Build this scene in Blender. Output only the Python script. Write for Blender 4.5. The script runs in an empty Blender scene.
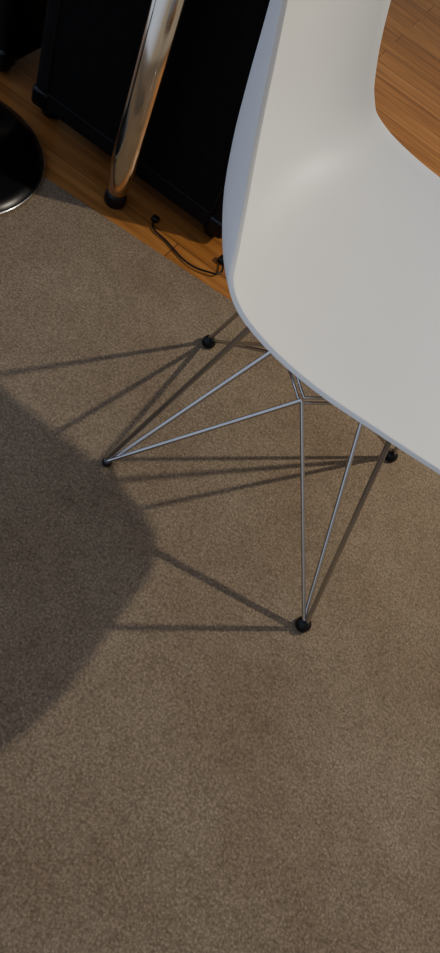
import bpy, bmesh, numpy as np, random
from math import *
from mathutils import Matrix, Vector
random.seed(3)
D=bpy.data
col=bpy.context.collection
# ------------------------------------------------------------ helpers
def link(o,parent=None):
    col.objects.link(o)
    if parent: o.parent=parent
    return o
def empty(name,loc=(0,0,0),rz=0):
    e=D.objects.new(name,None); e.location=loc; e.rotation_euler=(0,0,rz); e.empty_display_size=.05
    return link(e)
def nodemat(name):
    m=D.materials.new(name); m.use_nodes=True
    nt=m.node_tree; b=nt.nodes['Principled BSDF']
    return m,nt,b
def simple(name,colr,rough=.5,metal=0.,bump=0.,bscale=200,var=0.,vscale=8.,coat=0.,spec=.5):
    m,nt,b=nodemat(name)
    b.inputs['Roughness'].default_value=rough; b.inputs['Metallic'].default_value=metal
    b.inputs['Coat Weight'].default_value=coat; b.inputs['Specular IOR Level'].default_value=spec
    tc=nt.nodes.new('ShaderNodeTexCoord')
    n=nt.nodes.new('ShaderNodeTexNoise'); n.inputs['Scale'].default_value=vscale; n.inputs['Detail'].default_value=5
    nt.links.new(tc.outputs['Object'],n.inputs['Vector'])
    r=nt.nodes.new('ShaderNodeValToRGB'); nt.links.new(n.outputs['Fac'],r.inputs['Fac'])
    r.color_ramp.elements[0].position=.3; r.color_ramp.elements[1].position=.7
    c0=[max(0,c*(1-var)) for c in colr]; c1=[min(1,c*(1+var)) for c in colr]
    r.color_ramp.elements[0].color=(*c0,1); r.color_ramp.elements[1].color=(*c1,1)
    nt.links.new(r.outputs['Color'],b.inputs['Base Color'])
    if bump>0:
        n2=nt.nodes.new('ShaderNodeTexNoise'); n2.inputs['Scale'].default_value=bscale; n2.inputs['Detail'].default_value=3
        nt.links.new(tc.outputs['Object'],n2.inputs['Vector'])
        bp=nt.nodes.new('ShaderNodeBump'); bp.inputs['Strength'].default_value=bump; bp.inputs['Distance'].default_value=.002
        nt.links.new(n2.outputs['Fac'],bp.inputs['Height']); nt.links.new(bp.outputs['Normal'],b.inputs['Normal'])
    return m
def obj_from_bm(name,bm,mat,parent=None,smooth=True):
    me=D.meshes.new(name); bm.normal_update(); bm.to_mesh(me); bm.free()
    if mat: me.materials.append(mat)
    if smooth:
        for p in me.polygons: p.use_smooth=True
    return link(D.objects.new(name,me),parent)
def lathe(name,prof,mat,parent=None,seg=48,loc=(0,0,0)):
    bm=bmesh.new(); rings=[]
    for r,z in prof:
        if r<1e-6: rings.append([bm.verts.new((0,0,z))])
        else: rings.append([bm.verts.new((r*cos(2*pi*i/seg),r*sin(2*pi*i/seg),z)) for i in range(seg)])
    for a,b in zip(rings,rings[1:]):
        for i in range(seg):
            j=(i+1)%seg
            if len(a)==1 and len(b)==1: continue
            if len(a)==1: bm.faces.new((a[0],b[i],b[j]))
            elif len(b)==1: bm.faces.new((a[i],a[j],b[0]))
            else: bm.faces.new((a[i],a[j],b[j],b[i]))
    bmesh.ops.recalc_face_normals(bm,faces=bm.faces)
    o=obj_from_bm(name,bm,mat,parent); o.location=loc
    return o
def tube(name,pts,rad,mat,parent=None,cyclic=False,kind='POLY',res=4):
    cu=D.curves.new(name,'CURVE'); cu.dimensions='3D'; cu.bevel_depth=rad; cu.bevel_resolution=res; cu.use_fill_caps=True
    if kind=='POLY':
        s=cu.splines.new('POLY'); s.points.add(len(pts)-1)
        for p,q in zip(s.points,pts): p.co=(*q,1)
    else:
        s=cu.splines.new('NURBS'); s.points.add(len(pts)-1); s.order_u=4; s.use_endpoint_u=True; s.resolution_u=12
        for p,q in zip(s.points,pts): p.co=(*q,1)
    s.use_cyclic_u=cyclic
    cu.materials.append(mat)
    o=D.objects.new(name+'_c',cu); col.objects.link(o)
    dg=bpy.context.evaluated_depsgraph_get()
    me=D.meshes.new_from_object(o.evaluated_get(dg)); me.name=name
    D.objects.remove(o)
    for p in me.polygons: p.use_smooth=True
    if not me.materials: me.materials.append(mat)
    return link(D.objects.new(name,me),parent)
def fillet(pts,r,n=6):
    P=[Vector(p) for p in pts]; out=[P[0]]
    for i in range(1,len(P)-1):
        a=(P[i-1]-P[i]); b=(P[i+1]-P[i]); ra=min(r,a.length*.45,b.length*.45)
        s=P[i]+a.normalized()*ra; e=P[i]+b.normalized()*ra
        for k in range(n+1):
            t=k/n; out.append((1-t)**2*s+2*t*(1-t)*P[i]+t*t*e)
    out.append(P[-1]); return out
def box(name,lo,hi,mat,parent=None,bevel=.004,seg=3):
    bm=bmesh.new(); bmesh.ops.create_cube(bm,size=1)
    for v in bm.verts:
        v.co=Vector([lo[i]+(v.co[i]+.5)*(hi[i]-lo[i]) for i in range(3)])
    if bevel>0: bmesh.ops.bevel(bm,geom=bm.edges[:],offset=bevel,segments=seg,profile=.5,affect='EDGES')
    o=obj_from_bm(name,bm,mat,parent)
    return o
# ------------------------------------------------------------ materials
# carpet
carpet,nt,b=nodemat('carpet_pile'); N=nt.nodes; L=nt.links
b.inputs['Roughness'].default_value=.95; b.inputs['Sheen Weight'].default_value=.05; b.inputs['Specular IOR Level'].default_value=.1
tc=N.new('ShaderNodeTexCoord')
def noise(scale,detail=4,rough=.5):
    n=N.new('ShaderNodeTexNoise'); n.inputs['Scale'].default_value=scale; n.inputs['Detail'].default_value=detail; n.inputs['Roughness'].default_value=rough
    L.new(tc.outputs['Object'],n.inputs['Vector']); return n
def ramp(src,els):
    r=N.new('ShaderNodeValToRGB'); L.new(src,r.inputs['Fac'])
    r.color_ramp.elements[0].position=els[0][0]; r.color_ramp.elements[0].color=(*els[0][1],1)
    r.color_ramp.elements[1].position=els[-1][0]; r.color_ramp.elements[1].color=(*els[-1][1],1)
    for p,c in els[1:-1]:
        e=r.color_ramp.elements.new(p); e.color=(*c,1)
    return r
def mix(kind,f,a,bb):
    m=N.new('ShaderNodeMix'); m.data_type='RGBA'; m.blend_type=kind; m.inputs[0].default_value=f
    L.new(a,m.inputs[6]); L.new(bb,m.inputs[7]); return m.outputs[2]
big=noise(4.5,5,.55); r1=ramp(big.outputs['Fac'],[(.30,(.245,.182,.123)),(.44,(.285,.220,.152)),(.55,(.303,.238,.167)),(.70,(.335,.266,.190))])
vor=N.new('ShaderNodeTexVoronoi'); vor.inputs['Scale'].default_value=260; L.new(tc.outputs['Object'],vor.inputs['Vector'])
fine=noise(270,3,.7); r2=ramp(fine.outputs['Fac'],[(.33,(.66,.66,.66)),(.67,(1.26,1.25,1.23))])
r4=ramp(vor.outputs['Distance'],[(.15,(1.1,1.1,1.1)),(.75,(.68,.67,.65))])
mid=noise(26,5,.75); r3=ramp(mid.outputs['Fac'],[(.3,(.88,.87,.86)),(.7,(1.08,1.08,1.08))])
c=mix('MULTIPLY',1,r1.outputs['Color'],r2.outputs['Color']); c=mix('MULTIPLY',1,c,r3.outputs['Color']); c=mix('MULTIPLY',.8,c,r4.outputs['Color'])
L.new(c,b.inputs['Base Color'])
bp=N.new('ShaderNodeBump'); bp.inputs['Strength'].default_value=.9; bp.inputs['Distance'].default_value=.003
L.new(fine.outputs['Fac'],bp.inputs['Height']); L.new(bp.outputs['Normal'],b.inputs['Normal'])
# wood floor
wood,nt,b=nodemat('oak_floor'); N=nt.nodes; L=nt.links
tc=N.new('ShaderNodeTexCoord')
br=N.new('ShaderNodeTexBrick'); br.inputs['Scale'].default_value=1; br.inputs['Brick Width'].default_value=.9; br.inputs['Row Height'].default_value=.07
br.inputs['Mortar Size'].default_value=.001; br.inputs['Color1'].default_value=(.37,.152,.038,1); br.inputs['Color2'].default_value=(.46,.205,.058,1); br.inputs['Mortar'].default_value=(.13,.05,.015,1)
br.offset=.37; br.inputs['Bias'].default_value=0
L.new(tc.outputs['Object'],br.inputs['Vector'])
mp=N.new('ShaderNodeMapping'); mp.inputs['Scale'].default_value=(2.5,40,1); L.new(tc.outputs['Object'],mp.inputs['Vector'])
g=N.new('ShaderNodeTexNoise'); g.inputs['Scale'].default_value=1.6; g.inputs['Detail'].default_value=7; g.inputs['Distortion'].default_value=.6; L.new(mp.outputs['Vector'],g.inputs['Vector'])
rg=ramp(g.outputs['Fac'],[(.3,(.62,.56,.50)),(.65,(1.1,1.08,1.05))])
L.new(mix('MULTIPLY',1,br.outputs['Color'],rg.outputs['Color']),b.inputs['Base Color'])
b.inputs['Roughness'].default_value=.42
bp=N.new('ShaderNodeBump'); bp.inputs['Strength'].default_value=.15; bp.inputs['Distance'].default_value=.002
L.new(g.outputs['Fac'],bp.inputs['Height']); L.new(bp.outputs['Normal'],b.inputs['Normal'])

white=simple('white_polypropylene',(.85,.855,.84),rough=.44,bump=.05,bscale=500,var=.015,vscale=6)
chrome=simple('polished_steel_wire',(.54,.53,.52),rough=.15,metal=1,var=.05,vscale=40)
polech=simple('chrome_tube',(.78,.69,.56),rough=.14,metal=1,var=.04,vscale=10)
rubber=simple('black_rubber',(.008,.008,.008),rough=.35,var=.1,spec=.3)
tolex=simple('black_tolex',(.006,.006,.0065),rough=.65,bump=.5,bscale=260,var=.25,vscale=30,spec=.25)
cloth=simple('grille_cloth',(.006,.006,.006),rough=.9,bump=.6,bscale=420,var=.3,vscale=80,spec=.2)
blackmetal=simple('gloss_black_enamel',(.004,.004,.005),rough=.3,var=.1,spec=.35)
dsteel=simple('dark_steel',(.10,.10,.11),rough=.35,metal=1,var=.1)

# ------------------------------------------------------------ floor + carpet
box('floor',(-3,-2.5,-.056),(3,3.5,-.007),wood,bevel=0)
rug=box('area_rug',(-2.4,-2.2,-.007),(2.4,1.0,0),carpet,bevel=.003,seg=2)
rug.rotation_euler=(0,0,.085*.8)
rug.location=(0,.015,0)

# ------------------------------------------------------------ chair
CX,CY,YAW=.0378,.7212,.0163
chair=empty('molded_plastic_side_chair',(CX,CY,0),YAW)
# shell profile rows: s, x, z, half width, edge curl
rows=[( .229,.388,.080,.000),
      ( .227,.400,.120,.003),
      ( .215,.411,.160,.011),
      ( .180,.421,.196,.022),
      ( .125,.424,.216,.033),
      ( .055,.420,.224,.041),
      (-.015,.415,.225,.045),
      (-.085,.415,.221,.051),
      (-.145,.424,.212,.058),
      (-.190,.448,.198,.064),
      (-.220,.490,.182,.068),
      (-.236,.545,.168,.064),
      (-.244,.605,.160,.055),
      (-.249,.665,.157,.046),
      (-.253,.720,.156,.037),
      (-.258,.765,.149,.027),
      (-.263,.795,.130,.018),
      (-.266,.812,.100,.012),
      (-.268,.820,.055,.008)]
R=np.array(rows)
def cr(i,t):
    p=[R[max(0,min(len(R)-1,i+k))] for k in (-1,0,1,2)]
    return .5*((2*p[1])+(-p[0]+p[2])*t+(2*p[0]-5*p[1]+4*p[2]-p[3])*t*t+(-p[0]+3*p[1]-3*p[2]+p[3])*t**3)
S=[]
for i in range(len(R)-1):
    for t in (0,.25,.5,.75): S.append(cr(i,t))
S.append(R[-1]); S=np.array(S)
NV=40
bm=bmesh.new(); grid=[]
for k in range(len(S)):
    x,z,w,cu=S[k]
    a=S[max(0,k-1)]; bb=S[min(len(S)-1,k+1)]
    tx,tz=bb[0]-a[0],bb[1]-a[1]; l=hypot(tx,tz); tx/=l; tz/=l
    nx,nz=tz,-tx   # inward normal (up / forward)
    if nz<0 and nx<0: nx,nz=-nx,-nz
    row=[]
    for j in range(NV+1):
        v=-1+2*j/NV
        av=abs(v)
        d=cu*(.75*av**2.2+.25*av**5)
        y=v*w*(1-.02*av**4)
        row.append(bm.verts.new((x+nx*d,y,z+nz*d)))
    grid.append(row)
for a,b2 in zip(grid,grid[1:]):
    for j in range(NV): bm.faces.new((a[j],a[j+1],b2[j+1],b2[j]))
bmesh.ops.recalc_face_normals(bm,faces=bm.faces)
shell=obj_from_bm('shell',bm,white,chair)
so=shell.modifiers.new('thick','SOLIDIFY'); so.thickness=.0055; so.offset=0
bv=shell.modifiers.new('rim','BEVEL'); bv.width=.0022; bv.segments=3; bv.limit_method='ANGLE'; bv.angle_limit=radians(50)
# base
wf,wb,d=.3886,.3225,.388
feet={'A':(-d/2,wb/2),'B':(-d/2,-wb/2),'C':(d/2,-wf/2),'D':(d/2,wf/2)}
ZT=.398
HZ=.243
hr=.042
for nm,(fx,fy) in feet.items():
    sy=1 if fy>0 else -1; sx=1 if fx>0 else -1
    base=Vector((fx,fy,.011))
    # main leg wire to its own corner, second wire across to the opposite rail
    p1=Vector((-.106 if sx<0 else .084,sy*.10,ZT))
    p2=Vector((-.016 if sx<0 else .004,-sy*.085,ZT-(.004 if sy>0 else 0)))
    off=Vector((.0045,0,0))
    o1=-off*.6 if sx<0 else off*.6
    pts=fillet([base+o1,p1,p1+Vector((0,-sy*.03,.004))],.008)
    tube('leg_wire_'+nm+'_1',pts,.0038,chrome,chair)
    pts=fillet([base-o1,p2,p2+Vector((0,-sy*.015,.004))],.004)
    tube('leg_wire_'+nm+'_2',pts,.0034,chrome,chair)
    hub=Vector((-.010,sy*hr,HZ))
    tube('brace_wire_'+nm,[base+Vector((0,sy*.002,0)),hub],.0032,chrome,chair)
    if nm=='B':
        lathe('glide_'+nm,[(0,0),(.007,0),(.008,.003),(.0075,.010),(.005,.014),(0,.015)],dsteel,chair,24,(fx,fy,0))
    else:
        lathe('glide_'+nm,[(0,0),(.010,0),(.0122,.003),(.0125,.008),(.0105,.014),(.006,.018),(0,.019)],rubber,chair,32,(fx,fy,0))
for k,z in enumerate((HZ-.006,HZ+.007)):
    tube('centre_hoop_%d'%(k+1),[(-.010,-hr,z),(hr-.006,0,z),(-.006,hr,z),(-hr-.009,0,z)],.0030,chrome,chair,cyclic=True)
for k,(xa,xb) in enumerate(((-hr-.009,-.095),(hr-.006,.075))):
    tube('hoop_riser_%d'%(k+1),[(xa,0,HZ),(xb,0,ZT+.003)],.0028,chrome,chair)
for sy in (-1,1):
    tube('side_rail_%d'%(1 if sy<0 else 2),[(-.112,sy*.10,ZT+.002),(.092,sy*.10,ZT+.002)],.0033,chrome,chair)
for k,x in enumerate((-.095,.075)):
    tube('cross_rail_%d'%(k+1),[(x,-.115,ZT+.003),(x,.115,ZT+.003)],.0033,chrome,chair)
    for m,sy in enumerate((-1,1)):
        lathe('shock_mount_%d%d'%(k+1,m+1),[(0,.391),(.017,.391),(.018,.396),(.017,.424),(0,.424)],rubber,chair,32,(x,sy*.115,0))

# ------------------------------------------------------------ chrome table leg
leg=empty('chrome_table_leg',(-.478,1.037,-.007))
lathe('foot',[(0,0),(.018,0),(.021,.004),(.0215,.014),(.020,.022),(.018,.028),(0,.028)],rubber,leg)
lathe('tube',[(0,.026),(.017,.026),(.0185,.030),(.0250,.085),(.0262,.10),(.0262,.70),(0,.70)],polech,leg)
lathe('top_plate',[(0,.70),(.05,.70),(.052,.702),(.052,.706),(0,.706)],dsteel,leg)

# ------------------------------------------------------------ speaker cabinet
def cabinet(name,x0,x1,y0,y1,H):
    sp=empty(name,(0,0,0))
    box('body',(x0,y0,.012),(x1,y1,H),tolex,sp,bevel=.016,seg=4)
    zt=H-.035
    box('grille',(x0+.035,y0-.004,.055),(x1-.035,y0+.01,zt),cloth,sp,bevel=.003)
    tube('grille_piping',fillet([(x0+.035,y0-.003,.055),(x1-.035,y0-.003,.055),(x1-.035,y0-.003,zt),(x0+.035,y0-.003,zt),(x0+.035,y0-.003,.056)],.01),.003,tolex,sp)
    for i,xx in enumerate((x0+.03,x1-.03)):
        for j,yy in enumerate((y0+.03,y1-.03)):
            lathe('foot_%d%d'%(i,j),[(0,-.007),(.016,-.007),(.02,0),(.02,.016),(0,.016)],rubber,sp,24,(xx,yy,0))
    for i,xx in enumerate((x0,x1)):
        s=1 if i==0 else -1
        for j,zz in enumerate((.012,H)):
            t=1 if j==0 else -1
            lo=[min(xx-s*.002,xx+s*.04),y0-.003,min(zz-t*.002,zz+t*.04)]; hi=[max(xx-s*.002,xx+s*.04),y0+.04,max(zz-t*.002,zz+t*.04)]
            box('corner_guard_%d%d'%(i,j),lo,hi,blackmetal,sp,bevel=.010,seg=4)
    xm=(x0+x1)/2; ym=(y0+y1)/2
    tube('handle',fillet([(xm-.08,ym,H-.004),(xm-.07,ym,H+.025),(xm+.07,ym,H+.025),(xm+.08,ym,H-.004)],.02),.008,rubber,sp)
    return sp
cabinet('speaker_cabinet',-.735,-.275,1.105,1.42,.80)
cabinet('guitar_amplifier',-1.22,-.82,1.13,1.36,.42)

# ------------------------------------------------------------ pedestal stool
st=empty('pedestal_stool',(-.757,.885,0))
lathe('base',[(0,0),(.173,0),(.179,.003),(.177,.008),(.16,.016),(.11,.028),(.07,.045),(.040,.07),(.032,.10),(0,.10)],blackmetal,st,64)
o=tube('rim',[(.178*cos(a*pi/32),.178*sin(a*pi/32),.004) for a in range(64)],.0032,simple('chrome_rim',(.85,.85,.84),rough=.18,metal=1,var=.03),st,cyclic=True)
lathe('column',[(0,.08),(.030,.08),(.030,.36),(.019,.365),(.019,.56),(0,.56)],blackmetal,st,40)
lathe('seat',[(0,.56),(.10,.56),(.165,.575),(.18,.60),(.175,.625),(.15,.64),(0,.645)],tolex,st,64)

# ------------------------------------------------------------ cable
cab=empty('power_cable',(-.012,.004,-.007))
tube('cord',[(-.385,1.055,.004),(-.382,1.03,.004),(-.345,1.035,.003),(-.30,1.015,.003),(-.262,1.012,.006),(-.235,1.025,.009),(-.215,1.035,.008),(-.222,1.06,.008),(-.235,1.075,.008)],.0019,rubber,cab,kind='NURBS')
box('plug',(-.393,1.052,0),(-.379,1.066,.010),rubber,cab,bevel=.003)
box('connector',(-.243,1.068,0),(-.227,1.084,.012),rubber,cab,bevel=.003)

# ------------------------------------------------------------ light
ld=D.lights.new('ceiling_spot_light','SPOT'); ld.energy=122; ld.color=(1,.90,.74); ld.shadow_soft_size=.024
ld.spot_size=radians(108); ld.spot_blend=1.0
lo=D.objects.new('ceiling_spot_light',ld); lo.location=(1.18,2.01,1.72); link(lo)
lo.rotation_euler=(Vector((-.05,1.1,0))-lo.location).to_track_quat('-Z','Y').to_euler()
w=D.worlds.new('World'); bpy.context.scene.world=w; w.use_nodes=True
wn=w.node_tree.nodes; wl=w.node_tree.links; bg=wn['Background']
tc=wn.new('ShaderNodeTexCoord')
dp=wn.new('ShaderNodeVectorMath'); dp.operation='DOT_PRODUCT'; dp.inputs[1].default_value=(-.72,-.50,.48)
wl.new(tc.outputs['Generated'],dp.inputs[0])
rr=wn.new('ShaderNodeValToRGB'); wl.new(dp.outputs['Value'],rr.inputs['Fac'])
rr.color_ramp.elements[0].position=.25; rr.color_ramp.elements[0].color=(.33,.295,.245,1)
rr.color_ramp.elements[1].position=.80; rr.color_ramp.elements[1].color=(.62,.74,1.02,1)
wl.new(rr.outputs['Color'],bg.inputs[0]); bg.inputs[1].default_value=.78

# ------------------------------------------------------------ camera
f,nx,ny,h=722.48,-70.88,872.64,.9745
n=np.array([nx-220,ny-476.5,f]); n/=np.linalg.norm(n)
Y=np.array([0,0,1.])-n[2]*n; Y/=np.linalg.norm(Y); Z=-n; X=np.cross(Y,Z)
M=Matrix(((X[0],-X[1],-X[2],0),(Y[0],-Y[1],-Y[2],0),(Z[0],-Z[1],-Z[2],h),(0,0,0,1)))
cd=D.cameras.new('camera'); cam=D.objects.new('camera',cd); link(cam); cam.matrix_world=M
cd.sensor_fit='VERTICAL'; cd.sensor_height=36; cd.lens=36*f/953; cd.clip_start=.02
bpy.context.scene.camera=cam
